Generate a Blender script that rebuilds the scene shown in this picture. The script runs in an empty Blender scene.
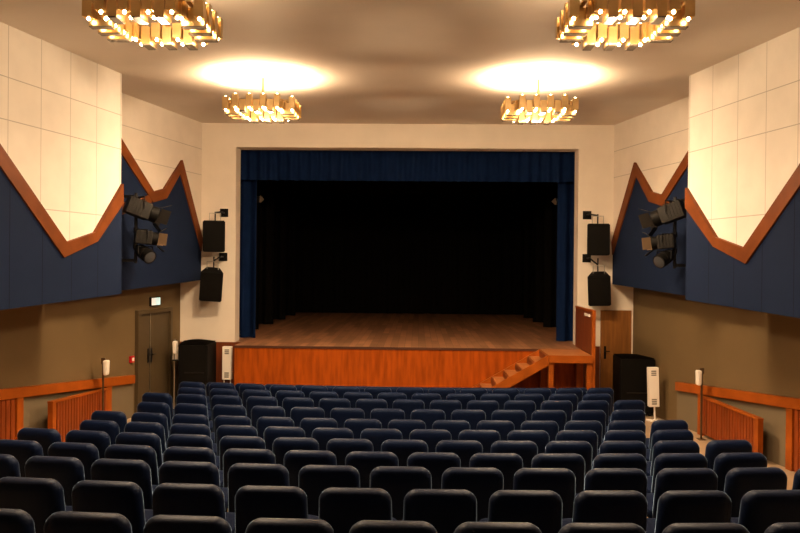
import bpy, bmesh, math, random
from mathutils import Vector, Matrix, Euler
random.seed(7)
scene = bpy.context.scene
C = scene.collection

# ---------------------------------------------------------------- camera
CAM = Vector((0.246, 0.0, 3.0))
YAW, PITCH, ROLL, FPX = 0.0226, -0.0047, 0.0092, 778.0
fw = Vector((-math.sin(YAW) * math.cos(PITCH), math.cos(YAW) * math.cos(PITCH), math.sin(PITCH)))
rt = Vector((math.cos(YAW), math.sin(YAW), 0))
up = rt.cross(fw)
r3 = rt * math.cos(ROLL) + up * math.sin(ROLL)
u3 = up * math.cos(ROLL) - rt * math.sin(ROLL)
cam_data = bpy.data.cameras.new('camera')
cam_data.sensor_width = 36.0
cam_data.lens = FPX / 800.0 * 36.0
cam = bpy.data.objects.new('camera', cam_data)
C.objects.link(cam)
cam.matrix_world = Matrix(((r3.x, u3.x, -fw.x, CAM.x), (r3.y, u3.y, -fw.y, CAM.y),
                           (r3.z, u3.z, -fw.z, CAM.z), (0, 0, 0, 1)))
scene.camera = cam

def project(p):
    d = Vector(p) - CAM
    z = d.dot(fw)
    if z < 0.05:
        return (-9999, -9999)
    return (400 + FPX * d.dot(r3) / z, 266.5 - FPX * d.dot(u3) / z)

# ---------------------------------------------------------------- world, exposure
w = bpy.data.worlds.new('world')
scene.world = w
w.use_nodes = True
w.node_tree.nodes['Background'].inputs[0].default_value = (1.0, 0.7, 0.45, 1)
w.node_tree.nodes['Background'].inputs[1].default_value = 0.0
vs = scene.view_settings
vs.view_transform = 'Standard'
vs.look = 'None'
vs.gamma = 1.0
vs.use_curve_mapping = False
vs.exposure = 0.0
LIGHT_COL = (1.0, 0.70, 0.42)
LOW_W, UP_W, OMNI_W, BULB = 600.0, 800.0, 165.0, 45.0
scene.cycles.max_bounces = 10
scene.cycles.diffuse_bounces = 6

# ---------------------------------------------------------------- materials
def mat(name, col, rough=0.6, metal=0.0, vary=0.0, scale=8.0, stretch=(1, 1, 1), bump=0.0, spec=0.3, emit=None, sheen=0.0):
    m = bpy.data.materials.new(name)
    m.use_nodes = True
    nt = m.node_tree
    b = nt.nodes['Principled BSDF']
    b.inputs['Base Color'].default_value = (*col, 1)
    b.inputs['Roughness'].default_value = rough
    b.inputs['Metallic'].default_value = metal
    b.inputs['Specular IOR Level'].default_value = spec
    if sheen:
        b.inputs['Sheen Weight'].default_value = sheen
        b.inputs['Sheen Roughness'].default_value = 0.22
        b.inputs['Sheen Tint'].default_value = (0.42, 0.65, 1.0, 1)
        b.inputs['Specular Tint'].default_value = (0.45, 0.65, 1.0, 1)
    if emit:
        b.inputs['Emission Color'].default_value = (*emit[0], 1)
        b.inputs['Emission Strength'].default_value = emit[1]
    if vary or bump:
        tc = nt.nodes.new('ShaderNodeTexCoord')
        mp = nt.nodes.new('ShaderNodeMapping')
        mp.inputs['Scale'].default_value = stretch
        nz = nt.nodes.new('ShaderNodeTexNoise')
        nz.inputs['Scale'].default_value = scale
        nz.inputs['Detail'].default_value = 5
        nt.links.new(tc.outputs['Object'], mp.inputs['Vector'])
        nt.links.new(mp.outputs[0], nz.inputs['Vector'])
        if vary:
            mx = nt.nodes.new('ShaderNodeMixRGB')
            mx.inputs[1].default_value = (*[c * (1 - vary) for c in col], 1)
            mx.inputs[2].default_value = (*[min(1, c * (1 + vary)) for c in col], 1)
            rp = nt.nodes.new('ShaderNodeMapRange')
            rp.inputs[1].default_value = 0.3
            rp.inputs[2].default_value = 0.7
            nt.links.new(nz.outputs['Fac'], rp.inputs[0])
            nt.links.new(rp.outputs[0], mx.inputs[0])
            nt.links.new(mx.outputs[0], b.inputs['Base Color'])
        if bump:
            bp = nt.nodes.new('ShaderNodeBump')
            bp.inputs['Strength'].default_value = bump
            bp.inputs['Distance'].default_value = 0.01
            nt.links.new(nz.outputs['Fac'], bp.inputs['Height'])
            nt.links.new(bp.outputs[0], b.inputs['Normal'])
    return m

def seam_mat(name, col, z0, dz, y0, dy, dark=0.55, vy=True, width=0.012):
    """board cladding: thin joints every dz in height and dy along the hall"""
    m = mat(name, col, 0.8, vary=0.04, scale=3.0, spec=0.06)
    nt = m.node_tree
    b = nt.nodes['Principled BSDF']
    src = b.inputs['Base Color'].links[0].from_socket
    tc = nt.nodes.new('ShaderNodeTexCoord')
    sp = nt.nodes.new('ShaderNodeSeparateXYZ')
    nt.links.new(tc.outputs['Object'], sp.inputs[0])
    def line(sock, o, d, wd):
        a = nt.nodes.new('ShaderNodeMath'); a.operation = 'SUBTRACT'; a.inputs[1].default_value = o - (50 if d < 10 else 2) * d - d / 2
        nt.links.new(sock, a.inputs[0])
        mo = nt.nodes.new('ShaderNodeMath'); mo.operation = 'MODULO'; mo.inputs[1].default_value = d
        nt.links.new(a.outputs[0], mo.inputs[0])
        su = nt.nodes.new('ShaderNodeMath'); su.operation = 'SUBTRACT'; su.inputs[1].default_value = d / 2
        nt.links.new(mo.outputs[0], su.inputs[0])
        ab = nt.nodes.new('ShaderNodeMath'); ab.operation = 'ABSOLUTE'
        nt.links.new(su.outputs[0], ab.inputs[0])
        lt = nt.nodes.new('ShaderNodeMath'); lt.operation = 'LESS_THAN'; lt.inputs[1].default_value = wd / 2
        nt.links.new(ab.outputs[0], lt.inputs[0])
        return lt.outputs[0]
    fac = None
    for zl in z0:
        h = line(sp.outputs['Z'], zl, 40.0, width)
        if fac is not None:
            m3 = nt.nodes.new('ShaderNodeMath'); m3.operation = 'MAXIMUM'
            nt.links.new(fac, m3.inputs[0]); nt.links.new(h, m3.inputs[1]); h = m3.outputs[0]
        fac = h
    h = fac
    if vy:
        v = line(sp.outputs['Y'], y0, dy, width * 0.9)
        mx = nt.nodes.new('ShaderNodeMath'); mx.operation = 'MAXIMUM'
        nt.links.new(h, mx.inputs[0]); nt.links.new(v, mx.inputs[1])
        fac = mx.outputs[0]
    mix = nt.nodes.new('ShaderNodeMixRGB')
    mix.inputs[2].default_value = (*[c * dark for c in col], 1)
    nt.links.new(fac, mix.inputs[0]); nt.links.new(src, mix.inputs[1])
    nt.links.new(mix.outputs[0], b.inputs['Base Color'])
    return m

def plank_mat(name, col, wdt, length, rough=0.45, axis='Y', vary=0.35):
    m = mat(name, col, rough, spec=0.4)
    nt = m.node_tree
    b = nt.nodes['Principled BSDF']
    tc = nt.nodes.new('ShaderNodeTexCoord')
    mp = nt.nodes.new('ShaderNodeMapping')
    if axis == 'Y':
        mp.inputs['Rotation'].default_value = (0, 0, math.pi / 2)
    br = nt.nodes.new('ShaderNodeTexBrick')
    br.inputs['Color1'].default_value = (*[c * (1 - vary) for c in col], 1)
    br.inputs['Color2'].default_value = (*[c * (1 + vary) for c in col], 1)
    br.inputs['Mortar'].default_value = (*[c * 0.4 for c in col], 1)
    br.inputs['Scale'].default_value = 1.0
    br.inputs['Mortar Size'].default_value = 0.004
    br.inputs['Brick Width'].default_value = length
    br.inputs['Row Height'].default_value = wdt
    nz = nt.nodes.new('ShaderNodeTexNoise')
    nz.inputs['Scale'].default_value = 3.0
    mx = nt.nodes.new('ShaderNodeMixRGB'); mx.blend_type = 'MULTIPLY'; mx.inputs[0].default_value = 0.5
    nt.links.new(tc.outputs['Object'], mp.inputs['Vector'])
    nt.links.new(mp.outputs[0], br.inputs['Vector'])
    nt.links.new(tc.outputs['Object'], nz.inputs['Vector'])
    nt.links.new(br.outputs['Color'], mx.inputs[1])
    nt.links.new(nz.outputs['Fac'], mx.inputs[2])
    nt.links.new(mx.outputs[0], b.inputs['Base Color'])
    return m

CREAM = (0.80, 0.72, 0.62)
M = {}
M['ceiling'] = mat('ceiling_paint', (0.70, 0.63, 0.55), 0.8, vary=0.03, scale=1.5)
M['cream'] = mat('cream_plaster', CREAM, 0.8, vary=0.04, scale=2.0, bump=0.05)
M['cream_front'] = seam_mat('cream_boards', (0.76, 0.72, 0.66), (5.22, 4.70, 3.66), 0.52, 9.40, 0.60, dark=0.6)
M['cream_rear'] = seam_mat('cream_boards_far', (0.74, 0.67, 0.59), (5.31, 4.78), 0.53, 9.4, 0.6, dark=0.62, vy=False)
M['blue'] = seam_mat('blue_boards', (0.0098, 0.0176, 0.046), (2.0,), 0.52, 9.40, 0.60, dark=0.35, width=0.014)
M['blue_plain'] = mat('blue_board', (0.0098, 0.0176, 0.046), 0.8, vary=0.06, scale=4, spec=0.06)
M['olive'] = mat('olive_brown_paint', (0.145, 0.097, 0.043), 0.75, vary=0.05, scale=1.2)
M['beige'] = mat('grey_beige_paint', (0.175, 0.138, 0.085), 0.75, vary=0.05, scale=1.2)
M['door_olive'] = mat('olive_door_paint', (0.08, 0.055, 0.027), 0.5, vary=0.04, scale=3)
M['orange'] = mat('orange_wood', (0.315, 0.060, 0.004), 0.4, vary=0.28, scale=2.2, stretch=(6, 6, 0.8), spec=0.15)
M['orange_trim'] = mat('orange_trim_wood', (0.32, 0.074, 0.008), 0.4, vary=0.22, scale=3.0, stretch=(1, 1, 1), spec=0.15)
M['zigzag'] = mat('brown_orange_edging', (0.150, 0.041, 0.009), 0.5, vary=0.2, scale=3.0, spec=0.12)
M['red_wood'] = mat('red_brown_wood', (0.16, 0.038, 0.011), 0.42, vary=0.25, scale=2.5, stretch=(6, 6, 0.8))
M['slat'] = mat('slatted_red_wood', (0.235, 0.045, 0.006), 0.45, vary=0.25, scale=2.5, stretch=(6, 6, 0.8))
M['oak'] = mat('oak_veneer', (0.22, 0.085, 0.017), 0.45, vary=0.25, scale=2.0, stretch=(9, 9, 0.7))
M['nosing'] = mat('dark_nosing', (0.07, 0.025, 0.012), 0.5)
M['stage'] = plank_mat('stage_planks', (0.42, 0.20, 0.10), 0.14, 1.6, 0.45)
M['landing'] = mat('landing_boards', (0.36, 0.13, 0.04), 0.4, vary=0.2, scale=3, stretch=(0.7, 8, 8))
M['floor'] = mat('tan_floor', (0.42, 0.30, 0.19), 0.55, vary=0.08, scale=3)
M['seat'] = mat('navy_fabric', (0.0032, 0.0075, 0.030), 0.5, vary=0.12, scale=60, bump=0.12, spec=0.17, sheen=1.0)
M['seat2'] = mat('navy_cushion_fabric', (0.005, 0.009, 0.028), 0.9, vary=0.12, scale=60, bump=0.15, spec=0.05, sheen=0.25)
M['leg'] = mat('black_steel', (0.02, 0.02, 0.022), 0.4, 0.6)
M['velvet'] = mat('blue_velvet', (0.0045, 0.013, 0.050), 0.85, vary=0.15, scale=5, spec=0.05, sheen=0.15)
M['black_cloth'] = mat('black_drape', (0.005, 0.0042, 0.0036), 0.95, spec=0.05)
M['black_wall'] = mat('black_paint', (0.006, 0.006, 0.006), 0.9, spec=0.05)
M['black'] = mat('black_plastic', (0.0035, 0.0032, 0.003), 0.6, vary=0.1, scale=20, spec=0.12)
M['grille'] = mat('black_grille', (0.005, 0.0045, 0.004), 0.8, vary=0.3, scale=90, bump=0.3, spec=0.08)
M['gunmetal'] = mat('worn_black_metal', (0.0045, 0.0036, 0.0028), 0.5, 0.0, vary=0.2, scale=12)
M['tan_metal'] = mat('bare_flap_metal', (0.12, 0.078, 0.045), 0.5, 0.0)
M['steel'] = mat('grey_steel', (0.42, 0.40, 0.36), 0.35, 0.9)
M['brown_steel'] = mat('brown_steel', (0.10, 0.065, 0.035), 0.4, 0.4)
M['white'] = mat('white_plastic', (0.92, 0.87, 0.80), 0.4, vary=0.03, scale=4)
M['grey_vent'] = mat('grey_vent', (0.20, 0.19, 0.17), 0.6)
M['red'] = mat('red_plastic', (0.50, 0.012, 0.018), 0.35)
M['glass_lens'] = mat('lens_glass', (0.07, 0.075, 0.085), 0.12, 0.3)
M['brass'] = mat('brass', (0.74, 0.54, 0.27), 0.28, 1.0, vary=0.06, scale=10)
M['brass_dark'] = mat('brass_dark_reflection', (0.10, 0.078, 0.055), 0.5, 0.3)  # polished base plates: their dark reflection of the floor is put into the colour
M['bulb'] = mat('lit_bulb', (1, 0.8, 0.55), 0.5, emit=((1.0, 0.70, 0.38), BULB))
M['sign_cream'] = mat('lit_sign_white', (0.7, 0.65, 0.55), 0.5, emit=((1.0, 0.86, 0.68), 0.75))
M['sign_teal'] = mat('lit_sign_teal', (0.6, 0.8, 0.75), 0.5, emit=((0.62, 0.95, 0.90), 0.75))

# ---------------------------------------------------------------- mesh helpers
def bx(bm, lo, hi, bev=0.0, mtx=None, seg=2):
    r = bmesh.ops.create_cube(bm, size=1.0)
    vs_ = r['verts']
    lo, hi = Vector(lo), Vector(hi)
    c, s = (lo + hi) / 2, hi - lo
    for v in vs_:
        v.co = Vector((v.co.x * s.x + c.x, v.co.y * s.y + c.y, v.co.z * s.z + c.z))
    if bev:
        es = list({e for v in vs_ for e in v.link_edges})
        rb = bmesh.ops.bevel(bm, geom=es, offset=bev, segments=seg, profile=0.7, affect='EDGES')
        vs_ = list({v for f in rb['faces'] for v in f.verts} | {v for v in vs_ if v.is_valid})
    if mtx is not None:
        for v in vs_:
            v.co = mtx @ v.co
    return vs_

def tube(bm, a, b, r, r2=None, n=12):
    a, b = Vector(a), Vector(b)
    d = b - a
    q = Vector((0, 0, 1)).rotation_difference(d.normalized()).to_matrix().to_4x4()
    res = bmesh.ops.create_cone(bm, cap_ends=True, segments=n, radius1=r, radius2=r if r2 is None else r2, depth=d.length)
    mt = Matrix.Translation((a + b) / 2) @ q
    for v in res['verts']:
        v.co = mt @ v.co
    return res['verts']

def path(bm, pts, r, n=8):
    for i in range(len(pts) - 1):
        tube(bm, pts[i], pts[i + 1], r, n=n)
    for p in pts[1:-1]:
        s = bmesh.ops.create_uvsphere(bm, u_segments=n, v_segments=6, radius=r)
        for v in s['verts']:
            v.co += Vector(p)

def ball(bm, p, r, seg=12, scl=(1, 1, 1)):
    s = bmesh.ops.create_uvsphere(bm, u_segments=seg, v_segments=max(6, seg // 2), radius=r)
    for v in s['verts']:
        v.co = Vector((v.co.x * scl[0], v.co.y * scl[1], v.co.z * scl[2])) + Vector(p)

def prism(bm, poly_a, poly_b):
    """closed solid between two corresponding polygons of 3D points"""
    va = [bm.verts.new(p) for p in poly_a]
    vb = [bm.verts.new(p) for p in poly_b]
    n = len(va)
    bm.faces.new(va)
    bm.faces.new(list(reversed(vb)))
    for i in range(n):
        j = (i + 1) % n
        bm.faces.new((va[j], va[i], vb[i], vb[j]))

def obj(name, bm, material, parent=None, smooth=False, loc=None):
    bmesh.ops.recalc_face_normals(bm, faces=bm.faces)
    me = bpy.data.meshes.new(name)
    bm.to_mesh(me)
    bm.free()
    if material is not None:
        me.materials.append(material)
    if smooth:
        for p in me.polygons:
            p.use_smooth = True
        try:
            me.set_sharp_from_angle(angle=math.radians(40))
        except Exception:
            pass
    o = bpy.data.objects.new(name, me)
    C.objects.link(o)
    if parent is not None:
        o.parent = parent
    if loc is not None:
        o.location = loc
    return o

def tag(o, label, cat, group=None):
    o['label'] = label
    o['category'] = cat
    if group:
        o['group'] = group
    return o

def thing(name, label, cat, loc=(0, 0, 0), rz=0.0, group=None):
    o = bpy.data.objects.new(name, None)
    o.empty_display_size = 0.2
    C.objects.link(o)
    o.location = loc
    o.rotation_euler = (0, 0, rz)
    return tag(o, label, cat, group)

def dup(root, loc, rz=0.0, label=None, mirror=False):
    r = root.copy()
    C.objects.link(r)
    r.location = loc
    r.rotation_euler = (root.rotation_euler[0], root.rotation_euler[1], rz)
    if label:
        r['label'] = label
    for ch in list(root.children):
        c = ch.copy()
        C.objects.link(c)
        c.parent = r
        for g in list(ch.children):
            d = g.copy()
            C.objects.link(d)
            d.parent = c
    return r

def struct(name, bm, material, parent=None, smooth=False):
    o = obj(name, bm, material, parent, smooth)
    if parent is None:
        o['kind'] = 'structure'
    return o

NB = bmesh.new

# ---------------------------------------------------------------- hall dimensions
ZC = 5.855            # ceiling
S = 1.33              # stage level
def lower_x(y):       # half width of the hall at floor level
    return 4.66 + 0.20 * (16 - y)
def front_x(y):
    return 4.310 + 0.19 * (11.83 - y)
def rear_x(y):
    return 4.235 + 0.205 * (16 - y)

ROW_Y0, ROW_D, PITCH_S = 3.93, 0.893, 0.53
HDROP = [1.300, 1.396, 1.492, 1.602, 1.698, 1.786, 1.863, 1.903, 1.935, 1.990, 2.045, 2.165]
SEAT_H = 0.74
ROW_Y = [ROW_Y0 + ROW_D * i for i in range(12)]
ROW_Y[11] = 13.62
ROW_F = [CAM.z - h - SEAT_H for h in HDROP]
def floor_z(x, y):
    # raked seating floor; the side aisles along the walls lie lower and flat
    base = rake_z(x, y)
    t = min(1.0, max(0.0, (abs(x) - 3.95) / 0.25))
    low = min(base, ROW_F[11] + max(0.0, 9.5 - y) * 0.112)
    return base * (1 - t) + low * t
def rake_z(x, y):
    y = y - 0.019 * (x - 0.136) ** 2
    if y >= ROW_Y[11]:
        return ROW_F[11]
    if y <= ROW_Y[0]:
        return ROW_F[0] + (ROW_Y[0] - y) * (ROW_F[0] - ROW_F[1]) / ROW_D
    for i in range(11):
        if ROW_Y[i] <= y <= ROW_Y[i + 1]:
            t = (y - ROW_Y[i]) / (ROW_Y[i + 1] - ROW_Y[i])
            return ROW_F[i] * (1 - t) + ROW_F[i + 1] * t
    return 0.1
FZ = ROW_F[11]

# floor
bm = NB()
ys = [-2.6 + 0.2 * i for i in range(94)]
xs = [-8.6 + 0.2 * i for i in range(87)]
top = [[bm.verts.new((x, y, floor_z(x, y))) for x in xs] for y in ys]
for j in range(len(ys) - 1):
    for i in range(len(xs) - 1):
        bm.faces.new((top[j][i], top[j][i + 1], top[j + 1][i + 1], top[j + 1][i]))
ret = bmesh.ops.extrude_face_region(bm, geom=list(bm.faces))
for v in [g for g in ret['geom'] if isinstance(g, bmesh.types.BMVert)]:
    v.co.z = -0.3
struct('floor', bm, M['floor'], smooth=True)

# ceiling (hall and stage house)
bm = NB()
bx(bm, (-9, -2.7, ZC), (9, 16.4, ZC + 0.2))
struct('ceiling', bm, M['ceiling'])

# back wall behind the audience
bm = NB()
bx(bm, (-9, -2.9, 0), (9, -2.6, ZC))
struct('wall_back', bm, M['olive'])

def rail_z(y):        # underside of the wooden rail, follows the floor
    return 0.73 + (14.25 - y) * (1.0 - 0.73) / (14.25 - 10.93)

for side, nm in ((-1, 'left'), (1, 'right')):
    X = lambda x: side * x
    # lower wall: olive brown above the rail line, grey beige below it
    bm = NB()
    y0, y1, th = -2.7, 16.0, 0.35
    a = [(X(lower_x(y0)), y0, rail_z(y0)), (X(lower_x(14.3)), 14.3, rail_z(14.3)), (X(lower_x(14.3)), 14.3, -0.1),
         (X(lower_x(y1)), y1, -0.1), (X(lower_x(y1)), y1, 2.8), (X(lower_x(y0)), y0, 2.8)]
    prism(bm, a, [(p[0] + X(th), p[1], p[2]) for p in a])
    wl = struct('wall_' + nm, bm, M['olive'])
    bm = NB()
    a = [(X(lower_x(y0)), y0, -0.1), (X(lower_x(14.3)), 14.3, -0.1), (X(lower_x(14.3)), 14.3, rail_z(14.3)), (X(lower_x(y0)), y0, rail_z(y0))]
    prism(bm, a, [(p[0] + X(th), p[1], p[2]) for p in a])
    obj('dado_paint', bm, M['beige'], wl)
    # the two cream boarded blocks that step out over the lower wall, and the plain wall behind the camera
    def block(nm2, f, ya, yb, za, zb, m):
        bm = NB()
        lo = [(X(f(ya)), ya, za), (X(f(yb)), yb, zb), (X(lower_x(yb) + 0.3), yb, zb), (X(lower_x(ya) + 0.3), ya, za)]
        prism(bm, lo, [(p[0], p[1], ZC) for p in lo])
        struct(nm2, bm, m)
    block('wall_%s' % nm, rear_x, 11.86, 15.995, 2.44, 2.62, M['cream_rear'])
    block('wall_%s' % nm, front_x, 7.0, 11.83, 2.32, 2.51, M['cream_front'])
    block('wall_%s' % nm, lambda y: lower_x(y) - 0.5, -2.6, 6.995, 2.3, 2.3, M['cream'])

# proscenium wall
OW, OT, PY0, PY1 = 3.52, 5.36, 16.0, 16.4
bm = NB()
bx(bm, (-5.6, PY0, -0.1), (-OW, PY1, ZC))
bx(bm, (OW, PY0, -0.1), (5.6, PY1, ZC))
bx(bm, (-OW, PY0, OT), (OW, PY1, ZC))
bx(bm, (-OW, PY0, -0.1), (OW, PY1, S - 0.06))
struct('wall_front', bm, M['cream'])
# wainscot
bm = NB()
bx(bm, (-4.655, 15.975, FZ), (-3.39, 15.999, S), 0.003)
t_ = struct('trim_1', bm, M['red_wood'])
bm = NB()
bx(bm, (3.57, 15.975, FZ), (3.985, 15.999, S), 0.003)
struct('trim_2', bm, M['red_wood'])

# stage house: black walls, grid
bm = NB(); bx(bm, (-6.2, PY1, 0.2), (-6.0, 26.4, 7.0)); struct('wall_stage_left', bm, M['black_wall'])
bm = NB(); bx(bm, (6.0, PY1, 0.2), (6.2, 26.4, 7.0)); struct('wall_stage_right', bm, M['black_wall'])
bm = NB(); bx(bm, (-6.2, 26.4, 0.2), (6.2, 26.6, 7.0)); struct('wall_stage_back', bm, M['black_wall'])
bm = NB(); bx(bm, (-6.2, PY1, 7.0), (6.2, 26.6, 7.2)); bx(bm, (-6.2, PY1, ZC), (6.2, PY1 + 0.1, 7.0)); struct('ceiling', bm, M['black_wall'])

# ---------------------------------------------------------------- stage
AY = 15.40
st = thing('stage', 'raised wooden plank stage filling the wide blue-curtained opening', 'stage', (0, AY, FZ))
def rel(o, root):
    o.location = -Vector(root.location)
    return o
bm = NB()
bx(bm, (-3.385, AY + 0.02, S - 0.05), (OW, PY0 - 0.002, S), 0.0)
bx(bm, (-OW, PY0 - 0.002, S - 0.05), (OW, PY1 + 0.01, S), 0.0)
bx(bm, (-5.98, PY1 + 0.01, S - 0.05), (5.98, 26.3, S), 0.0)
rel(obj('stage_deck', bm, M['stage'], st), st)
bm = NB()
bx(bm, (-3.38, AY, FZ), (3.525, AY + 0.03, S - 0.05))
bx(bm, (-3.38, AY + 0.03, FZ), (-3.35, 15.97, S - 0.05))
bx(bm, (3.495, AY + 0.03, FZ), (3.525, 15.97, S - 0.05))
rel(obj('front_panel', bm, M['orange'], st), st)
bm = NB()
bx(bm, (-3.39, AY - 0.015, S - 0.05), (3.525, AY + 0.02, S - 0.002), 0.004)
rel(obj('edge_strip', bm, M['nosing'], st), st)

# ---------------------------------------------------------------- curtains
def drape(x0, x1, y, z0, z1, amp, wl, seed, ydir=0.0, thick=0.012):
    rnd = random.Random(seed)
    n = max(24, int(abs(x1 - x0) / wl * 12))
    ph = rnd.random() * 6
    ph2 = rnd.random() * 6
    bm = NB()
    rows = []
    for k in range(7):
        t = k / 6
        z = z1 + (z0 - z1) * t
        row = []
        for i in range(n + 1):
            s = i / n
            x = x0 + (x1 - x0) * s
            am = amp * (0.55 + 0.45 * t)
            o = am * math.sin(2 * math.pi * (x - x0) / wl + ph + 0.5 * math.sin(5 * s + ph2)) + 0.4 * am * math.sin(2 * math.pi * (x - x0) / wl * 0.43 + ph2 + t)
            row.append((x, y + o + ydir * s, z))
        rows.append(row)
    f = [[bm.verts.new(p) for p in r] for r in rows]
    b = [[bm.verts.new((p[0], p[1] + thick, p[2])) for p in r] for r in rows]
    for k in range(6):
        for i in range(n):
            bm.faces.new((f[k][i], f[k][i + 1], f[k + 1][i + 1], f[k + 1][i]))
            bm.faces.new((b[k][i + 1], b[k][i], b[k + 1][i], b[k + 1][i + 1]))
    for i in range(n):
        bm.faces.new((f[0][i + 1], f[0][i], b[0][i], b[0][i + 1]))
        bm.faces.new((f[6][i], f[6][i + 1], b[6][i + 1], b[6][i]))
    for k in range(6):
        bm.faces.new((f[k][0], f[k + 1][0], b[k + 1][0], b[k][0]))
        bm.faces.new((f[k + 1][n], f[k][n], b[k][n], b[k + 1][n]))
    return bm

o = obj('valance_curtain', drape(-3.95, 3.95, 16.68, 4.755, 5.85, 0.035, 0.22, 1), M['velvet'], smooth=True)
bm = NB(); bx(bm, (-3.95, 16.40, 5.60), (3.95, 16.66, 5.66), 0.004); obj('curtain_track', bm, M['leg'], o)
tag(o, 'short pleated dark blue valance across the top of the stage opening', 'curtain')
o = obj('side_curtain', drape(-4.3, -3.27, 16.92, S + 0.01, 5.6, 0.06, 0.26, 2), M['velvet'], smooth=True)
tag(o, 'blue velvet curtain hanging at left edge of the stage opening', 'curtain', 'blue side curtains')
o = obj('side_curtain', drape(3.27, 4.3, 16.92, S + 0.01, 5.6, 0.06, 0.26, 3), M['velvet'], smooth=True)
tag(o, 'blue velvet curtain hanging at right edge of the stage opening', 'curtain', 'blue side curtains')
words = ('nearest the audience', 'second from the audience', 'third from the audience', 'farthest from the audience')
for k, (yy, xi) in enumerate(((18.9, 3.62), (20.6, 3.58), (22.3, 3.55), (24.0, 3.52))):
    for sd, snm in ((-1, 'left'), (1, 'right')):
        o = obj('stage_leg_curtain', drape(sd * xi, sd * 5.7, yy, S + 0.01, 6.4, 0.07, 0.3, 10 + k * 2 + sd), M['black_cloth'], smooth=True)
        tag(o, 'black leg curtain on %s side of stage, %s' % (snm, words[k]), 'curtain', 'black stage leg curtains')
o = obj('backdrop_curtain', drape(-5.8, 5.8, 25.5, S + 0.01, 6.4, 0.05, 0.35, 31), M['black_cloth'], smooth=True)
tag(o, 'plain black backdrop curtain closing the rear of the stage', 'curtain')
for k, yy in enumerate((18.6, 21.9)):
    o = obj('border_curtain', drape(-5.8, 5.8, yy, 4.95, 7.0, 0.04, 0.3, 40 + k), M['black_cloth'], smooth=True)
    tag(o, ('black border curtain just behind the blue valance', 'black border curtain high over the middle of stage')[k], 'curtain')

# small lanterns peeping out behind the blue side curtains
for sd, snm in ((-1, 'left'), (1, 'right')):
    t = thing('side_spotlight', 'small grey spotlight peeping out behind the %s blue side curtain' % snm, 'spotlight', (sd * 3.34, 17.45, 4.42), group='small spotlights behind curtains')
    bm = NB(); tube(bm, (sd * 0.12, 0, 0), (-sd * 0.02, 0.0, -0.03), 0.06, 0.075, 14); obj('lamp_housing', bm, M['gunmetal'], t, True)
    bm = NB(); bx(bm, (-0.06, -0.012, -0.06), (0.06, 0.0, 0.06), 0.003, Matrix.Translation((-sd * 0.04, -0.02, -0.02)) @ Matrix.Rotation(math.radians(45), 4, 'Y')); obj('shutter_flap', bm, M['tan_metal'], t)
    bm = NB(); tube(bm, (sd * 0.06, 0, 0.05), (sd * 0.06, 0, 2.58), 0.015, n=8); obj('hanging_pole', bm, M['leg'], t)

# ---------------------------------------------------------------- landing, stairs and guard at the right of the stage
LX0, LX1, LY0, LY1 = 2.67, 3.465, 14.33, AY - 0.02
t = thing('stage_landing', 'orange wooden landing platform on posts beside right end of stage', 'platform', (3.1, 14.9, FZ))
bm = NB(); bx(bm, (LX0, LY0, S - 0.04), (LX1, LY1, S), 0.004); rel(obj('top_board', bm, M['landing'], t), t)
bm = NB(); bx(bm, (LX0, LY0 - 0.025, S - 0.14), (LX1, LY0 - 0.001, S), 0.004); rel(obj('front_fascia', bm, M['orange_trim'], t), t)
for x, y in ((LX0 + 0.045, LY0 + 0.045), (LX1 - 0.05, LY0 + 0.045), (LX0 + 0.045, LY1 - 0.06), (LX1 - 0.05, LY1 - 0.06)):
    bm = NB(); bx(bm, (x - 0.045, y - 0.045, FZ), (x + 0.045, y + 0.045, S - 0.042), 0.004); rel(obj('post', bm, M['orange_trim'], t), t)
t2 = thing('wooden_stairs', 'orange wooden steps climbing right along the front of the stage', 'stairs', (1.7, 14.9, FZ))
NR = 9
RISE, RUN = (S - FZ) / NR, 0.235
sl = RISE / RUN
def stringer(y0, y1, lift, depth, m):
    xe = LX0 - 0.004
    xb = xe - (S - FZ) / sl
    bm = NB()
    a = [(xb, y0, FZ), (xb + depth / sl, y0, FZ), (xe, y0, S - depth), (xe, y0, S), ]
    prism(bm, a, [(p[0], y1, p[2]) for p in a])
    rel(obj('stringer', bm, m, t2), t2)
stringer(LY0, LY0 + 0.05, 0, 0.19, M['orange_trim'])
stringer(LY1 - 0.06, LY1 - 0.01, 0, 0.26, M['orange_trim'])
for k in range(1, NR):
    xt = LX0 - 0.004 - k * RUN
    z = S - k * RISE
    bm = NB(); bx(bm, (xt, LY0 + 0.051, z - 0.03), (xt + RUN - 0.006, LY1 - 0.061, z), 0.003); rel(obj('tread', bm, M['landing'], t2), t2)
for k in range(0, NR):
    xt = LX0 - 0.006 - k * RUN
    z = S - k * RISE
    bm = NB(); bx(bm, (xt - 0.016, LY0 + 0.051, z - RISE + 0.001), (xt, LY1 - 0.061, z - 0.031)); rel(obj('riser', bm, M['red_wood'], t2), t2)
t3 = thing('wooden_side_screen', 'low red-brown wooden screen panel along right side of the landing', 'panel', (LX1 + 0.03, 14.9, S))
bm = NB(); bx(bm, (LX1 + 0.012, 14.46, S + 0.002), (LX1 + 0.045, AY + 0.55, 2.12), 0.003); rel(obj('panel', bm, M['red_wood'], t3), t3)
bm = NB(); bx(bm, (LX1 + 0.002, 14.36, FZ), (LX1 + 0.062, 14.458, 2.16), 0.005); rel(obj('post', bm, M['orange_trim'], t3), t3)
bm = NB(); bx(bm, (LX1 + 0.002, 14.46, 2.121), (LX1 + 0.055, AY + 0.55, 2.16), 0.004); rel(obj('top_rail', bm, M['orange_trim'], t3), t3)
bm = NB(); bx(bm, (LX1 - 0.004, 14.6, 2.02), (LX1 + 0.011, 15.05, 2.07), 0.002); rel(obj('label_strip', bm, M['white'], t3), t3)

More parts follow.
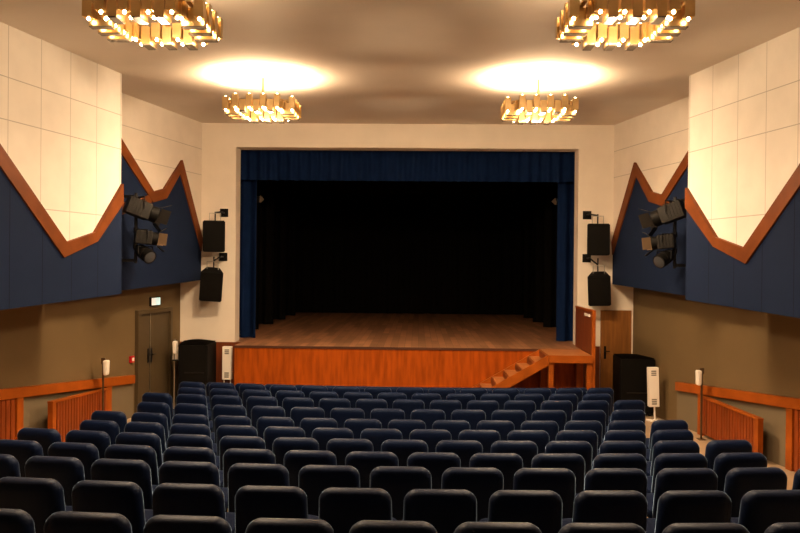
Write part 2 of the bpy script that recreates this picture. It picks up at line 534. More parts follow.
# ---------------------------------------------------------------- doors
def wall_frame(y, side, off=0.0):
    """matrix: local x along the lower wall towards the stage, local y out of the wall into the hall, z up"""
    ang = math.atan2(1.0, -side * 0.2)
    ex = Vector((-side * 0.2, 1.0, 0)).normalized()
    ey = Vector((-side * 1.0, -0.2, 0)).normalized()
    p = Vector((side * lower_x(y), y, 0)) + ey * off
    m = Matrix(((ex.x, ey.x, 0, p.x), (ex.y, ey.y, 0, p.y), (0, 0, 1, 0), (0, 0, 0, 1)))
    return m
Wm = wall_frame(14.40, -1)
d1 = bpy.data.objects.new('door_1', None); C.objects.link(d1); d1['kind'] = 'structure'
d1.matrix_world = Wm
bm = NB()
bx(bm, (-0.07, 0.001, FZ), (0.0, 0.075, 2.07), 0.004); bx(bm, (1.12, 0.001, FZ), (1.19, 0.075, 2.07), 0.004); bx(bm, (0.0, 0.001, 1.99), (1.12, 0.075, 2.07), 0.004)
obj('door_frame', bm, M['door_olive'], d1)
for a, b in ((0.005, 0.40), (0.412, 1.115)):
    bm = NB(); bx(bm, (a, 0.001, FZ + 0.01), (b, 0.028, 1.985), 0.003)
    lf = obj('door_leaf', bm, M['door_olive'], d1)
    bm = NB()
    xh = 0.35 if a < 0.1 else 0.46
    bx(bm, (xh - 0.03, 0.03, 1.05), (xh + 0.03, 0.04, 1.32), 0.002)
    path(bm, [(xh, 0.038, 1.2), (xh, 0.075, 1.2), (xh + (-0.1 if a < 0.1 else 0.1), 0.075, 1.2)], 0.010)
    obj('door_handle', bm, M['leg'], lf)
bm = NB(); bx(bm, (0.401, 0.001, FZ + 0.01), (0.411, 0.020, 1.98)); obj('meeting_gap', bm, M['black'], d1)
bm = NB(); bx(bm, (0.413, 0.029, FZ + 0.01), (0.428, 0.034, 1.98)); obj('edge_strip', bm, M['steel'], d1)

d2 = bpy.data.objects.new('door_2', None); C.objects.link(d2); d2['kind'] = 'structure'
bm = NB(); bx(bm, (3.995, 15.955, FZ), (4.615, 15.998, 2.07), 0.003); lf = obj('door_leaf', bm, M['oak'], d2)
bm = NB(); bx(bm, (4.06, 15.945, 1.08), (4.105, 15.954, 1.34), 0.002); path(bm, [(4.083, 15.945, 1.24), (4.083, 15.90, 1.24), (4.17, 15.90, 1.24)], 0.010)
obj('door_handle', bm, M['black'], lf)
bm = NB(); bx(bm, (4.618, 15.965, FZ), (4.65, 15.998, 2.10), 0.003); bx(bm, (3.985, 15.965, 2.071), (4.618, 15.998, 2.10), 0.003)
obj('door_frame', bm, M['cream'], d2)

# exit sign, call point
t = thing('exit_sign', 'small lit white and teal exit sign above the left double door', 'sign', (0, 0, 0))
t.matrix_world = wall_frame(14.98, -1) @ Matrix.Translation((0, 0, 2.21))
bm = NB(); bx(bm, (-0.17, 0.002, -0.085), (0.17, 0.045, 0.085), 0.006); obj('housing', bm, M['gunmetal'], t)
bm = NB(); bx(bm, (-0.155, 0.046, -0.07), (-0.005, 0.05, 0.07)); obj('white_half', bm, M['sign_cream'], t)
bm = NB(); bx(bm, (-0.004, 0.046, -0.07), (0.155, 0.05, 0.07)); obj('teal_half', bm, M['sign_teal'], t)
t = thing('fire_call_point', 'small red fire alarm box on wall left of double door', 'alarm')
t.matrix_world = wall_frame(14.20, -1) @ Matrix.Translation((0, 0, 1.18))
bm = NB(); bx(bm, (-0.06, 0.002, -0.06), (0.06, 0.05, 0.06), 0.008); obj('housing', bm, M['red'], t)
bm = NB(); bx(bm, (-0.035, 0.051, -0.03), (0.035, 0.055, 0.03), 0.002); obj('press_plate', bm, M['white'], t)

# ---------------------------------------------------------------- zigzag wall panels with wooden edging
def zig_panel(side, f, slope, poly_blue, top, low, label, seam, branch=None):
    n = Vector((-side, -slope, 0)).normalized()      # into the hall
    def P(y, z, off):
        return Vector((side * f(y), y, z)) + n * off
    t = thing('wall_panel', label, 'wall panel', P(*poly_blue[0], 0.0))
    bm = NB()
    prism(bm, [P(y, z, 0.03) for y, z in poly_blue], [P(y, z, 0.002) for y, z in poly_blue])
    rel(obj('blue_board', bm, seam, t), t)
    bm = NB()
    for i in range(len(top) - 1):
        q = [top[i], top[i + 1], low[i + 1], low[i]]
        prism(bm, [P(y, z, 0.055) for y, z in q], [P(y, z, 0.002) for y, z in q])
    if branch:
        prism(bm, [P(y, z, 0.05) for y, z in branch], [P(y, z, 0.031) for y, z in branch])
    bmesh.ops.remove_doubles(bm, verts=bm.verts, dist=0.0005)
    rel(obj('wood_edging', bm, M['zigzag'], t), t)
    return t

ft = [(7.02, 3.75), (8.15, 5.33), (10.48, 3.24), (11.12, 3.40), (11.82, 4.17)]
fl = [(7.02, 3.50), (8.15, 5.07), (10.42, 3.03), (11.17, 3.27), (11.82, 3.87)]
fmid = [(a[0] * .5 + b[0] * .5, a[1] * .5 + b[1] * .5) for a, b in zip(ft, fl)]
rt_ = [(12.2, 5.75), (14.11, 4.26), (14.48, 4.35), (15.13, 4.97), (15.97, 3.46)]
rl_ = [(12.2, 5.47), (14.09, 4.06), (14.55, 4.17), (15.05, 4.70), (15.93, 3.20)]
rmid = [(a[0] * .5 + b[0] * .5, a[1] * .5 + b[1] * .5) for a, b in zip(rt_, rl_)]
for side, nm in ((-1, 'left'), (1, 'right')):
    if side > 0:
        shf = lambda L, d, lim: [(y + (d if y < lim else 0), z) for y, z in L]
        ft, fl, fmid = shf(ft, -0.10, 11.5), shf(fl, -0.10, 11.5), shf(fmid, -0.10, 11.5)
        rt_, rl_, rmid = shf(rt_, -0.08, 15.5), shf(rl_, -0.08, 15.5), shf(rmid, -0.08, 15.5)
    zig_panel(side, front_x, 0.19, [(fmid[0][0], 2.30), (11.82, 2.485)] + list(reversed(fmid)), ft, fl,
              'large navy zigzag wall panel with orange wood edging, nearest on %s wall' % nm, M['blue'])
    zig_panel(side, rear_x, 0.205, [(rmid[0][0], 2.445), (15.95, 2.605)] + list(reversed(rmid)), rt_, rl_,
              'navy zigzag wall panel behind the lanterns beside stage on %s wall' % nm, M['blue_plain'],
              branch=[(12.6, 3.84), (12.6, 3.64), (14.0, 4.00), (14.1, 4.22)])

# ---------------------------------------------------------------- rails, slatted panels, gates
for side, nm in ((-1, 'left'), (1, 'right')):
    ex = Vector((-side * 0.2, 1.0, 0)).normalized()
    n = Vector((-side, -0.2, 0)).normalized()
    def W(y, z, off):
        return Vector((side * lower_x(y), y, z)) + n * off
    # rail
    q = [(14.25, rail_z(14.25)), (14.25, rail_z(14.25) + 0.155), (6.0, rail_z(6.0) + 0.155), (6.0, rail_z(6.0))]
    bm = NB(); prism(bm, [W(y, z, 0.07) for y, z in q], [W(y, z, 0.002) for y, z in q])
    bmesh.ops.bevel(bm, geom=list(bm.edges), offset=0.006, segments=2, affect='EDGES')
    o = obj('wall_rail', bm, M['orange_trim'])
    tag(o, 'long sloping orange wooden rail along the %s wall' % nm, 'rail', 'wooden wall rails')
    # slatted panel under the rail
    ye = 11.33 if side < 0 else 11.28
    t = thing('slatted_panel', 'dark red slatted wood panel under %s rail at edge of the photo' % nm, 'panel', W(ye, floor_z(side * lower_x(ye), ye), 0))
    bm = NB()
    y = ye - 0.16
    k = 0
    while y > 9.0:
        za, zb = floor_z(side * lower_x(y), y) + 0.02, rail_z(y) - 0.004
        q = [(y, za), (y, zb), (y - 0.075, zb), (y - 0.075, za)]
        prism(bm, [W(a, b, 0.045) for a, b in q], [W(a, b, 0.015) for a, b in q])
        y -= 0.095
    q = [(ye - 0.13, floor_z(side * 5.5, ye)), (ye - 0.13, rail_z(ye) - 0.004), (9.0, rail_z(9.0) - 0.004), (9.0, floor_z(side * 5.9, 9.0))]
    prism(bm, [W(a, b, 0.014) for a, b in q], [W(a, b, 0.002) for a, b in q])
    rel(obj('slats', bm, M['slat'], t), t)
    q = [(ye, floor_z(side * 5.5, ye) - 0.01), (ye, rail_z(ye) - 0.003), (ye - 0.13, rail_z(ye - .13) - 0.003), (ye - 0.13, floor_z(side * 5.5, ye))]
    bm = NB(); prism(bm, [W(a, b, 0.06) for a, b in q], [W(a, b, 0.002) for a, b in q]); rel(obj('post', bm, M['orange_trim'], t), t)
    # gate swung open, hinged on a post under the rail
    hy = 13.36
    H0 = W(hy, 0, 0.07)
    E0 = Vector((-5.25, 11.55, 0)) if side < 0 else Vector((5.30, 11.52, 0))
    ztop = (0.79, 0.87) if side < 0 else (0.79, 0.765)
    zbot = (0.15, 0.13) if side < 0 else (0.14, 0.12)
    t = thing('wooden_gate', 'open orange slatted half-height gate hinged under the %s rail' % nm, 'gate', (H0.x, H0.y, zbot[0]), group='open wooden gates')
    g = (E0 - H0)
    gl = g.length
    g.normalize()
    gn = Vector((0, 0, 1)).cross(g).normalized()
    def G(s, z, off):
        return H0 + g * s + gn * off + Vector((0, 0, z))
    def zt(s): return ztop[0] + (ztop[1] - ztop[0]) * s / gl
    def zb_(s): return zbot[0] + (zbot[1] - zbot[0]) * s / gl
    def bar(bm, s0, s1, o0, o1, fa, fb, fc, fd):
        a = [G(s0, fa, o0), G(s1, fb, o0), G(s1, fc, o0), G(s0, fd, o0)]
        b = [G(s0, fa, o1), G(s1, fb, o1), G(s1, fc, o1), G(s0, fd, o1)]
        prism(bm, a, b)
    bm = NB()
    bar(bm, 0.04, gl - 0.10, -0.012, 0.012, zb_(0.04) + 0.01, zb_(gl - .1) + 0.01, zt(gl - .1) - 0.03, zt(0.04) - 0.03)
    s = 0.05
    while s < gl - 0.16:
        bar(bm, s, s + 0.065, -0.028, 0.028, zb_(s) + 0.02, zb_(s + .065) + 0.02, zt(s + .065) - 0.032, zt(s) - 0.032)
        s += 0.085
    rel(obj('slats', bm, M['slat'], t), t)
    bm = NB()
    bar(bm, 0.03, gl, -0.045, 0.045, zt(0.03) - 0.03, zt(gl) - 0.03, zt(gl), zt(0.03))
    rel(obj('top_rail', bm, M['orange_trim'], t), t)
    bm = NB()
    bar(bm, gl - 0.10, gl - 0.002, -0.04, 0.04, zb_(gl), zb_(gl), zt(gl) - 0.031, zt(gl - .1) - 0.031)
    rel(obj('end_post', bm, M['orange_trim'], t), t)
    t = thing('gate_post', 'orange wooden hinge post under the %s rail beside open gate' % nm, 'post', W(hy, 0, 0), group='gate hinge posts')
    q = [(hy + 0.02, floor_z(side * 5.2, hy) - 0.01), (hy + 0.02, rail_z(hy) - 0.006), (hy + 0.17, rail_z(hy + 0.17) - 0.003), (hy + 0.17, floor_z(side * 5.2, hy) - 0.01)]
    bm = NB(); prism(bm, [W(a, b, 0.06) for a, b in q], [W(a, b, 0.002) for a, b in q]); rel(obj('post_timber', bm, M['orange_trim'], t), t)

# ---------------------------------------------------------------- sanitiser stands
def sanitiser(x, y, ztop_, side, label, low=0.33, tray=False, cap=True, pole_m='brown_steel'):
    fz = floor_z(x, y)
    t = thing('sanitiser_stand', label, 'dispenser', (x, y, fz), group='hand sanitiser stands')
    bm = NB(); bx(bm, (-0.014, -0.012, 0.012), (0.014, 0.012, ztop_ - fz - (0.1 if cap else 0.0)), 0.002); obj('pole', bm, M[pole_m], t)
    bm = NB(); bx(bm, (-0.055, -0.07, 0.0), (0.055, 0.07, 0.011), 0.003); obj('base_plate', bm, M[pole_m], t)
    zt_ = ztop_ - fz
    if cap:
        bm = NB(); bx(bm, (-0.035, -0.013, zt_ - 0.1), (0.035, 0.013, zt_), 0.003); obj('header_plate', bm, M['brown_steel'], t)
    bm = NB()
    bx(bm, (-0.042, -0.06, -0.125), (0.042, 0.06, 0.125), 0.036, seg=4)
    for v in bm.verts:
        v.co.x *= 1.0 - 0.25 * max(0, -v.co.z / 0.13)
    d = obj('dispenser', bm, M['white'], t, True, (side * 0.06, -0.02, zt_ - 0.16))
    if tray:
        bm = NB(); bx(bm, (-0.055, 0.0, -0.22), (0.055, 0.03, 0.04), 0.006); obj('back_plate', bm, M['white'], t, False, (side * 0.05, 0.0, zt_ - 0.2))
        bm = NB(); bx(bm, (-0.05, -0.1, -0.02), (0.05, 0.0, 0.0), 0.004); obj('drip_tray', bm, M['gunmetal'], t, False, (side * 0.06, 0.0, zt_ - 0.40))
    return t
sanitiser(-5.04, 13.0, 1.35, 1, 'white rounded dispenser on thin brown pole by left gate')
sanitiser(-4.52, 15.2, 1.46, 0.3, 'white dispenser with drip tray on pole beside left double door', cap=False, tray=True, pole_m='steel')
sanitiser(5.01, 13.1, 1.29, -1, 'white rounded dispenser on thin brown pole by right gate')

# ---------------------------------------------------------------- white upright panels
def white_panel(x, y, z0, z1, wd, label, base, rz=0.0, lean=0.0, legs='pair'):
    t = thing('white_column_panel', label, 'panel', (x, y, base), rz, 'white column panels')
    mt = Matrix.Rotation(lean, 4, 'Y')
    bm = NB(); bx(bm, (-wd / 2, -0.06, z0 - base), (wd / 2, 0.06, z1 - base), 0.012, mt, 3); p = obj('panel_body', bm, M['white'], t, True)
    for zc, h in ((z1 - base - 0.10, 0.05), (z0 - base + 0.10, 0.055)):
        bm = NB()
        for k in range(3):
            bx(bm, (-wd * 0.24, -0.064, zc - h + k * h * 0.72), (wd * 0.24, -0.0605, zc - h + k * h * 0.72 + h * 0.45), 0.0, mt)
        obj('vent', bm, M['grey_vent'], p)
    bm = NB()
    if legs == 'pair':
        for sx in (-wd * 0.36, wd * 0.36):
            tube(bm, (sx, 0, 0.02), (sx, 0, z0 - base - 0.002), 0.011)
    else:
        tube(bm, (0.02, 0, 0.03), (0.01, 0, z0 - base - 0.002), 0.016)
    obj('pole', bm, M['white'], t, True)
    bm = NB()
    if legs == 'pair':
        for sx in (-wd * 0.36, wd * 0.36):
            bx(bm, (sx - 0.02, -0.16, 0.0), (sx + 0.02, 0.12, 0.018), 0.004)
    else:
        bx(bm, (-0.14, -0.03, 0.0), (0.24, 0.03, 0.03), 0.008, Matrix.Rotation(-0.25, 4, 'Z'))
        bx(bm, (-0.03, -0.10, 0.0), (0.03, 0.14, 0.029), 0.008, Matrix.Rotation(-0.7, 4, 'Z'))
    obj('foot', bm, M['white'], t)
    return t
white_panel(-3.60, 15.72, 0.60, 1.27, 0.185, 'white upright panel with two grey vents beside left end of stage', FZ)
white_panel(4.67, 14.58, 0.37, 1.10, 0.19, 'white upright panel on low wheeled foot at right by black cabinet', floor_z(4.67, 14.58), lean=-0.03, legs='single')

# ---------------------------------------------------------------- black covered cabinets
def cabinet(pts_lo, h, dome, label, slit):
    cx = sum(p[0] for p in pts_lo) / 4
    cy = sum(p[1] for p in pts_lo) / 4
    t = thing('black_cabinet', label, 'cabinet', (cx, cy, FZ), group='black covered cabinets')
    bm = NB()
    lo = [(p[0] - cx, p[1] - cy, 0.06) for p in pts_lo]
    hi = [(p[0] * 1.0, p[1] * 1.0, h - 0.03) for p in lo]
    prism(bm, lo, hi)
    bmesh.ops.bevel(bm, geom=list(bm.edges), offset=0.02, segments=3, affect='EDGES')
    obj('cabinet_body', bm, M['black'], t, True)
    bm = NB()
    n = 10
    grid = []
    for j in range(n + 1):
        row = []
        for i in range(n + 1):
            a, b = i / n, j / n
            p = Vector(lo[0]) * (1 - a) * (1 - b) + Vector(lo[1]) * a * (1 - b) + Vector(lo[2]) * a * b + Vector(lo[3]) * (1 - a) * b
            zz = h - 0.028 + dome * (math.sin(math.pi * a) ** 0.7) * (math.sin(math.pi * b) ** 0.7)
            row.append(bm.verts.new((p.x * 0.985, p.y * 0.985, zz)))
        grid.append(row)
    for j in range(n):
        for i in range(n):
            bm.faces.new((grid[j][i], grid[j][i + 1], grid[j + 1][i + 1], grid[j + 1][i]))
    bmesh.ops.solidify(bm, geom=list(bm.faces), thickness=0.008)
    obj('cloth_cover', bm, M['black_cloth'], t, True)
    x0, x1 = lo[0][0], lo[1][0]
    yf = min(lo[0][1], lo[1][1])
    bm = NB(); bx(bm, (x0 + 0.12 * (x1 - x0) + 0.05, yf - 0.012, slit - 0.012), (x1 - 0.06, yf - 0.001, slit + 0.012), 0.003); obj('front_strip', bm, M['gunmetal'], t)
    for px, py in ((0.1, 0.1), (0.9, 0.1), (0.9, 0.9), (0.1, 0.9)):
        p = Vector(lo[0]) * (1 - px) * (1 - py) + Vector(lo[1]) * px * (1 - py) + Vector(lo[2]) * px * py + Vector(lo[3]) * (1 - px) * py
        bm = NB(); tube(bm, (p.x, p.y, 0.0), (p.x, p.y, 0.062), 0.03); obj('foot', bm, M['leg'], t)
    return t
cabinet([(-4.41, 15.08), (-3.84, 15.08), (-3.86, 15.85), (-4.52, 15.85)], 1.40 - FZ, 0.06, 'tall black cloth-covered cabinet in left corner beside the stage', 0.72)
cabinet([(4.15, 15.0), (4.82, 15.0), (4.67, 15.75), (4.19, 15.75)], 1.24 - FZ, 0.03, 'black cloth-covered cabinet in front of the oak door on right', 0.45)

# ---------------------------------------------------------------- wall loudspeakers
def speaker(x, z, side, plate, pitch, yaw, roll, label):
    """x,z centre of the box; plate (x,z) of the bracket plate on the wall"""
    y = 15.66
    t = thing('loudspeaker', label, 'loudspeaker', (x, y, z), group='wall loudspeakers')
    hw, hh, hd = 0.225, 0.315, 0.17
    rot = Euler((pitch, roll, yaw)).to_matrix().to_4x4()
    bm = NB()
    lo = [(-hw, -hd, -hh), (hw, -hd, -hh), (hw * 0.62, hd, -hh), (-hw * 0.62, hd, -hh)]
    prism(bm, lo, [(p[0], p[1], hh) for p in lo])
    bmesh.ops.bevel(bm, geom=list(bm.edges), offset=0.018, segments=3, affect='EDGES')
    for v in bm.verts: v.co = rot @ v.co
    c = obj('speaker_box', bm, M['black'], t, True)
    bm = NB(); bx(bm, (-hw + 0.02, -hd - 0.012, -hh + 0.02), (hw - 0.02, -hd - 0.001, hh - 0.02), 0.008, rot); obj('front_grille', bm, M['grille'], t, True)
    px, pz = plate[0] - x, plate[1] - z
    wy = 16.0 - y
    bm = NB(); bx(bm, (px - 0.085, wy - 0.02, pz - 0.085), (px + 0.085, wy - 0.002, pz + 0.085), 0.004); obj('wall_plate', bm, M['black'], t)
    top = rot @ Vector((0, 0.02, hh))
    bm = NB()
    path(bm, [(px, wy - 0.02, pz), (px, 0.08, pz), (top.x, 0.02, top.z + 0.17 if pz > 0.3 else pz)], 0.017)
    tube(bm, (top.x, 0.02, max(pz, top.z + 0.12)), (top.x, 0.02, top.z - 0.01), 0.014)
    obj('bracket_arm', bm, M['leg'], t, True)
    a = rot @ Vector((-0.11, 0.0, hh - 0.004)); b = rot @ Vector((0.11, 0.0, hh - 0.004))
    bm = NB(); path(bm, [a, a + Vector((0, 0, 0.16)), b + Vector((0, 0, 0.16)), b], 0.007); obj('yoke', bm, M['steel'], t, True)
    return t
speaker(-3.86, 3.50, -1, (-3.76, 4.00), 0.0, 0.12, 0.0, 'black loudspeaker on left of stage, the upper of the pair')
speaker(-3.92, 2.53, -1, (-3.77, 3.09), 0.28, 0.22, 0.07, 'black loudspeaker on left of stage, the lower tilted one')
speaker(3.845, 3.50, 1, (3.70, 4.01), 0.0, -0.12, 0.0, 'black loudspeaker on right of stage, the upper of the pair')
speaker(3.885, 2.52, 1, (3.70, 3.13), 0.28, -0.22, -0.04, 'black loudspeaker on right of stage, the lower tilted one')

# ---------------------------------------------------------------- lantern rigs on the side walls
def lantern(loc, aim, length, rad, label, square=True, doors=True, clamp=0.2, pole=None, flapm='gunmetal'):
    t = thing('stage_lantern', label, 'stage light', loc, group='stage lanterns on side walls')
    d = Vector(aim).normalized()
    rq = d.to_track_quat('Y', 'Z').to_matrix().to_4x4()
    bm = NB()
    if square:
        bx(bm, (-rad, -length * 0.5, -rad), (rad, length * 0.22, rad), 0.03, None, 3)
        for k in range(5):
            yy = -length * 0.42 + k * 0.05
            bx(bm, (-rad - 0.012, yy, -rad * 0.7), (rad + 0.012, yy + 0.012, rad + 0.012))
    else:
        tube(bm, (0, -length * 0.5, 0), (0, length * 0.1, 0), rad * 0.85, rad, 18)
        ball(bm, (0, -length * 0.5, 0), rad * 0.85, 14, (1, 0.6, 1))
    for v in bm.verts: v.co = rq @ v.co
    obj('lamp_housing', bm, M['gunmetal'], t, True)
    bm = NB()
    tube(bm, (0, length * (0.2 if square else 0.1), 0), (0, length * 0.46, 0), rad * 0.92, rad * 0.98, 20)
    for v in bm.verts: v.co = rq @ v.co
    obj('lens_barrel', bm, M['black'], t, True)
    bm = NB()
    tube(bm, (0, length * 0.462, 0), (0, length * 0.475, 0), rad * 0.82, rad * 0.7, 20)
    for v in bm.verts: v.co = rq @ v.co
    obj('lens', bm, M['glass_lens'], t, True)
    if doors:
        for k in range(4):
            bm = NB()
            m2 = Matrix.Rotation(k * math.pi / 2, 4, 'Y') @ Matrix.Translation((0, length * 0.48, rad * 0.98)) @ Matrix.Rotation(math.radians(35), 4, 'X')
            bx(bm, (-rad * 0.85, 0.0, -0.004), (rad * 0.85, rad * 1.25, 0.004), 0.0, rq @ m2)
            obj('barn_door', bm, M[flapm] if k in (1, 3) else M['gunmetal'], t)
    # yoke and clamp up to its arm
    bm = NB()
    sx = rq @ Vector((1, 0, 0))
    upv = Vector((0, 0, clamp))
    path(bm, [sx * (rad + 0.02), sx * (rad + 0.02) + upv * 0.8, -sx * (rad + 0.02) + upv * 0.8, -sx * (rad + 0.02)], 0.010)
    obj('yoke', bm, M['leg'], t, True)
    if pole is not None:
        bm = NB()
        p = Vector(pole) - Vector(loc)
        path(bm, [upv * 0.8, Vector((p.x, p.y, upv.z * 0.8))], 0.014)
        tube(bm, (p.x, p.y, upv.z * 0.8 - 0.04), (p.x, p.y, upv.z * 0.8 + 0.04), 0.042)
        obj('clamp_arm', bm, M['leg'], t, True)
    return t
for side, nm in ((-1, 'left'), (1, 'right')):
    py = 13.05
    px = side * 4.52
    t = thing('lighting_pipe', 'black vertical lighting pipe on brackets before the %s navy panel' % nm, 'pipe', (px, py, 3.0), group='lighting pipes')
    bm = NB(); tube(bm, (0, 0, -0.05), (0, 0, 1.14), 0.028, n=16); obj('pipe', bm, M['leg'], t, True)
    for zz in (0.0, 1.08):
        bm = NB()
        wx = side * (rear_x(py) - 0.045) - px
        bx(bm, (min(0, wx), -0.025, zz - 0.025), (max(0, wx), 0.025, zz + 0.025), 0.004)
        bx(bm, (wx - 0.012, -0.09, zz - 0.06), (wx + 0.012, 0.09, zz + 0.06), 0.003)
        obj('wall_bracket', bm, M['leg'], t)
    pole = (px, py, 0)
    lantern((side * 4.34, 12.84, 3.84), (-side * 0.85, 0.55, -0.36), 0.54, 0.14, 'large black stage lantern on %s pipe, topmost of three' % nm, True, True, 0.27, pole)
    lantern((side * 4.27, 12.86, 3.38), (-side * 0.80, 0.40, -0.10), 0.38, 0.115, 'black stage lantern with tan shutter flap, middle of %s pipe' % nm, True, True, 0.16, pole, 'tan_metal')
    lantern((side * 4.28, 12.84, 3.11), (-side * 0.45, -0.30, -0.26), 0.30, 0.12, 'short round stage lantern, lowest of three on %s pipe' % nm, False, False, 0.15, pole)

# ---------------------------------------------------------------- chandeliers
def chandelier(loc, label, up=0.42, low=1.06, om=0.72):
    t = thing('chandelier', label, 'chandelier', loc, group='square brass chandeliers')
    K = 0.88
    t.scale = (K, K, K)
    pit = 0.118
    for q in range(4):
        R = Matrix.Rotation(q * math.pi / 2, 4, 'Z')
        for k in range(7):
            x = (k - 3) * pit
            hw = 0.049
            if k % 2:
                bm = NB()
                bx(bm, (x - hw, -0.60, 0.012), (x + hw, -0.36, 0.20), 0.002, R)
                b = obj('brass_box', bm, M['brass'], t)
                bm = NB(); bx(bm, (x - hw + 0.003, -0.597, 0.0), (x + hw - 0.003, -0.363, 0.011), 0.0, R); obj('base_plate', bm, M['brass_dark'], b)
            else:
                for (ya, yb, za, zb) in ((-0.62, -0.52, 0.075, 0.285), (-0.44, -0.34, 0.075, 0.235)):
                    bm = NB()
                    bx(bm, (x - hw, ya, za), (x + hw, yb, zb), 0.002, R)
                    # open top and bottom: the tube is hollow
                    fs = [f for f in bm.faces if abs(f.normal.z) > 0.9 and f.calc_area() > 0.004]
                    bmesh.ops.delete(bm, geom=fs, context='FACES_ONLY')
                    bmesh.ops.solidify(bm, geom=list(bm.faces), thickness=0.003)
                    b = obj('brass_tube', bm, M['brass'], t)
                    bm = NB()
                    c = R @ Vector((x, (ya + yb) / 2, za - 0.014))
                    ball(bm, c, 0.019, 12)
                    obj('bulb', bm, M['bulb'], b, True)
                    if ya < -0.5:
                        bm = NB(); ball(bm, R @ Vector((x, (ya + yb) / 2, zb + 0.002)), 0.018, 12); obj('bulb', bm, M['bulb'], b, True)
                    bm = NB(); c2 = R @ Vector((x, (ya + yb) / 2, za + 0.003)); tube(bm, c2, c2 + Vector((0, 0, zb - za - 0.03)), 0.012, n=8); obj('lamp_holder', bm, M['brass_dark'], b)
        bm = NB()
        bx(bm, (-0.45, -0.505, 0.205), (0.45, -0.455, 0.222), 0.0, R)
        obj('ring_bar', bm, M['brass'], t)
        bm = NB()
        a = R @ Vector((0, -0.45, 0.222)); c = R @ Vector((0, -0.02, 0.30))
        tube(bm, a, c, 0.012, n=10)
        obj('support_arm', bm, M['brass'], t, True)
    h = (ZC - loc[2]) / K
    bm = NB(); tube(bm, (0, 0, 0.27), (0, 0, h - 0.03), 0.022, n=14); obj('stem', bm, M['brass'], t, True)
    bm = NB(); tube(bm, (0, 0, h - 0.035), (0, 0, h - 0.002), 0.05, 0.075, 20); obj('ceiling_rose', bm, M['brass'], t, True)
    for q in range(4):
        R = Matrix.Rotation(q * math.pi / 2, 4, 'Z')
        for (xx, yy, zz, e, nm2, rad) in ((pit, -0.48, -0.05, low * LOW_W / 4, 'lower_lamp', 0.04), (0.0, -0.48, 0.27, up * UP_W / 4, 'upper_lamp', 0.04), (0.0, -0.06, -0.11, om * OMNI_W / 4, 'side_lamp', 0.05)):
            ld = bpy.data.lights.new('chandelier_' + nm2, 'POINT' if nm2 == 'side_lamp' else 'SPOT')
            ld.energy = e
            if nm2 != 'side_lamp':
                ld.spot_size = math.pi * 0.999
                ld.spot_blend = 1.0
            ld.color = LIGHT_COL
            ld.shadow_soft_size = rad
            lo_ = bpy.data.objects.new('chandelier_' + nm2, ld)
            C.objects.link(lo_)
            lo_.parent = t
            lo_.location = R @ Vector((xx, yy, zz))
            if nm2 == 'upper_lamp':
                lo_.rotation_euler = (math.pi, 0, 0)
    return t
CH = chandelier((-2.23, 7.25, 5.115), 'square brass chandelier of lit tubes, nearest on the left')
chandelier((2.105, 7.22, 5.115), 'square brass chandelier of lit tubes, nearest on the right')
chandelier((-2.17, 12.0, 5.23), 'square brass chandelier of lit tubes, farther one on left near stage', 0.62, 1.15, 1.25)
chandelier((2.075, 12.0, 5.23), 'square brass chandelier of lit tubes, farther one on right near stage', 0.62, 1.15, 1.25)

# ---------------------------------------------------------------- theatre seats
def rounded(w2, zlo, zhi, rt_c, rb_c, inset, n=6):
    """outline in x-z with rounded corners, pulled in by inset"""
    pts = []
    w2 -= inset; zlo += inset; zhi -= inset
    rt_c = max(0.004, rt_c - inset * 0.25); rb_c = max(0.004, rb_c - inset * 0.5)
    for (cx, cz, r, a0) in ((w2 - rt_c, zhi - rt_c, rt_c, 0), (-w2 + rt_c, zhi - rt_c, rt_c, 90), (-w2 + rb_c, zlo + rb_c, rb_c, 180), (w2 - rb_c, zlo + rb_c, rb_c, 270)):
        for k in range(n + 1):
            a = math.radians(a0 + 90 * k / n)
            pts.append((cx + r * math.cos(a), cz + r * math.sin(a)))
    return pts
def loft(layers):
    bm = NB()
    rings = [[bm.verts.new(p) for p in L] for L in layers]
    n = len(rings[0])
    for a, b in zip(rings, rings[1:]):
        for i in range(n):
            j = (i + 1) % n
            bm.faces.new((a[i], a[j], b[j], b[i]))
    bm.faces.new(list(reversed(rings[0])))
    bm.faces.new(rings[-1])
    return bm
LEAN = math.radians(9)
def backrest_bm():
    L = []
    for (yy, ins) in ((-0.082, 0.13), (-0.080, 0.085), (-0.074, 0.05), (-0.063, 0.026), (-0.047, 0.011), (-0.025, 0.003), (0.0, 0.0), (0.022, 0.004), (0.038, 0.014), (0.050, 0.034), (0.057, 0.07), (0.059, 0.12)):
        ring = []
        for (x, z) in rounded(0.226, 0.26, SEAT_H, 0.072, 0.03, ins):
            x *= 1.0 + 0.05 * (SEAT_H - z) / 0.48                       # a little wider low down
            zz = z - 0.018 * (x / 0.22) ** 2 * max(0, (z - 0.45) / 0.29)  # crown slightly arched
            y = yy - math.tan(LEAN) * (z - SEAT_H) + 0.10 * x * x        # leaning back, hollowed
            ring.append((x, y, zz))
        L.append(ring)
    return loft(L)
def cushion_bm():
    L = []
    for (zz, ins) in ((0.330, 0.05), (0.333, 0.02), (0.345, 0.006), (0.365, 0.0), (0.390, 0.0), (0.408, 0.008), (0.418, 0.03), (0.424, 0.08)):
        L.append([(x, 0.27 + y, zz - 0.02 * (y < -0.1)) for (x, y) in rounded(0.25, -0.20, 0.20, 0.07, 0.04, ins)])
    return loft(L)
me_parts = []
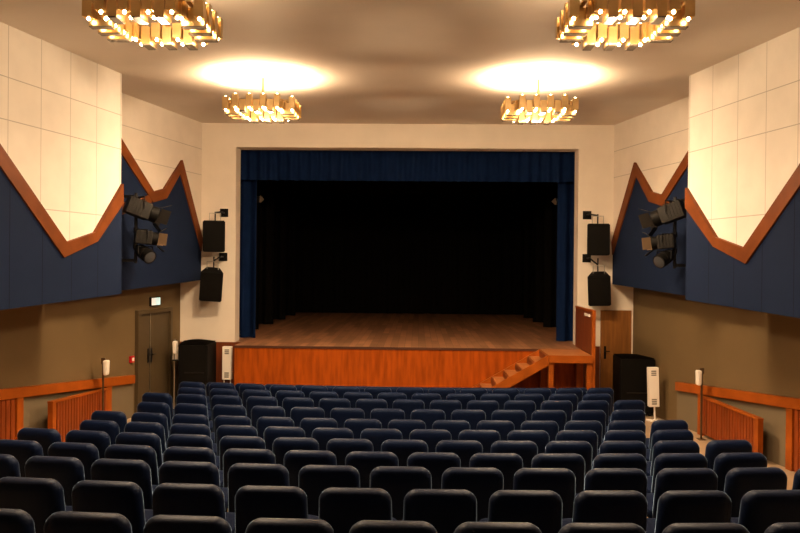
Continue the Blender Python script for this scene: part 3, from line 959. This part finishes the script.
def leg_bm(sx, front):
    bm = NB()
    if front:
        path(bm, [(sx * 0.20, 0.36, 0.335), (sx * 0.215, 0.40, 0.0)], 0.011, 8)
    else:
        path(bm, [(sx * 0.205, 0.07, 0.40), (sx * 0.205, 0.10, 0.335), (sx * 0.215, -0.03, 0.0)], 0.011, 8)
    return bm
SEAT0 = thing('theatre_seat', '', 'seat', group='navy theatre seats in curved rows')
obj('backrest', backrest_bm(), M['seat'], SEAT0, True)
obj('seat_cushion', cushion_bm(), M['seat2'], SEAT0, True)
for sx in (-1, 1):
    obj('leg', leg_bm(sx, True), M['leg'], SEAT0, True)
    obj('leg', leg_bm(sx, False), M['leg'], SEAT0, True)

ORD = ['first', 'second', 'third', 'fourth', 'fifth', 'sixth', 'seventh', 'eighth', 'ninth', 'tenth', 'eleventh', 'twelfth', 'thirteenth', 'fourteenth']
ROWN = ['front-most visible row', 'second row', 'third row', 'fourth row', 'fifth row', 'sixth row', 'seventh row', 'eighth row', 'ninth row', 'tenth row', 'eleventh row', 'twelfth row']
first = True
for r in range(12):
    units = [u - 7 for u in range(14)] if r % 2 == 0 else [u - 6.5 for u in range(13)]
    pos = []
    for un in units:
        xr = un * PITCH_S - 0.110
        x = xr + CAM.x
        y = ROW_Y[r] + 0.019 * xr * xr
        px, py_ = project((x, y, ROW_F[r] + SEAT_H))
        hw = 0.25 * FPX / y
        if px + hw < -4 or px - hw > 804:
            continue
        pos.append((x, y, xr))
    n = len(pos)
    for i, (x, y, xr) in enumerate(pos):
        rz = math.atan(2 * 0.019 * xr)
        k = i if i < (n + 1) // 2 else n - 1 - i
        sd = 'left' if i < (n + 1) // 2 else 'right'
        rown = 'row nearest the camera' if r == 0 else ('row nearest the stage' if r == 11 else '%s row from the camera' % ORD[r])
        lab = 'navy theatre seat, %s from the %s end of the %s' % (ORD[k], sd, rown)
        loc = (x, y, floor_z(x, y))
        if first:
            SEAT0.location = loc
            SEAT0.rotation_euler = (0, 0, rz)
            SEAT0['label'] = lab
            first = False
        else:
            dup(SEAT0, loc, rz, lab)
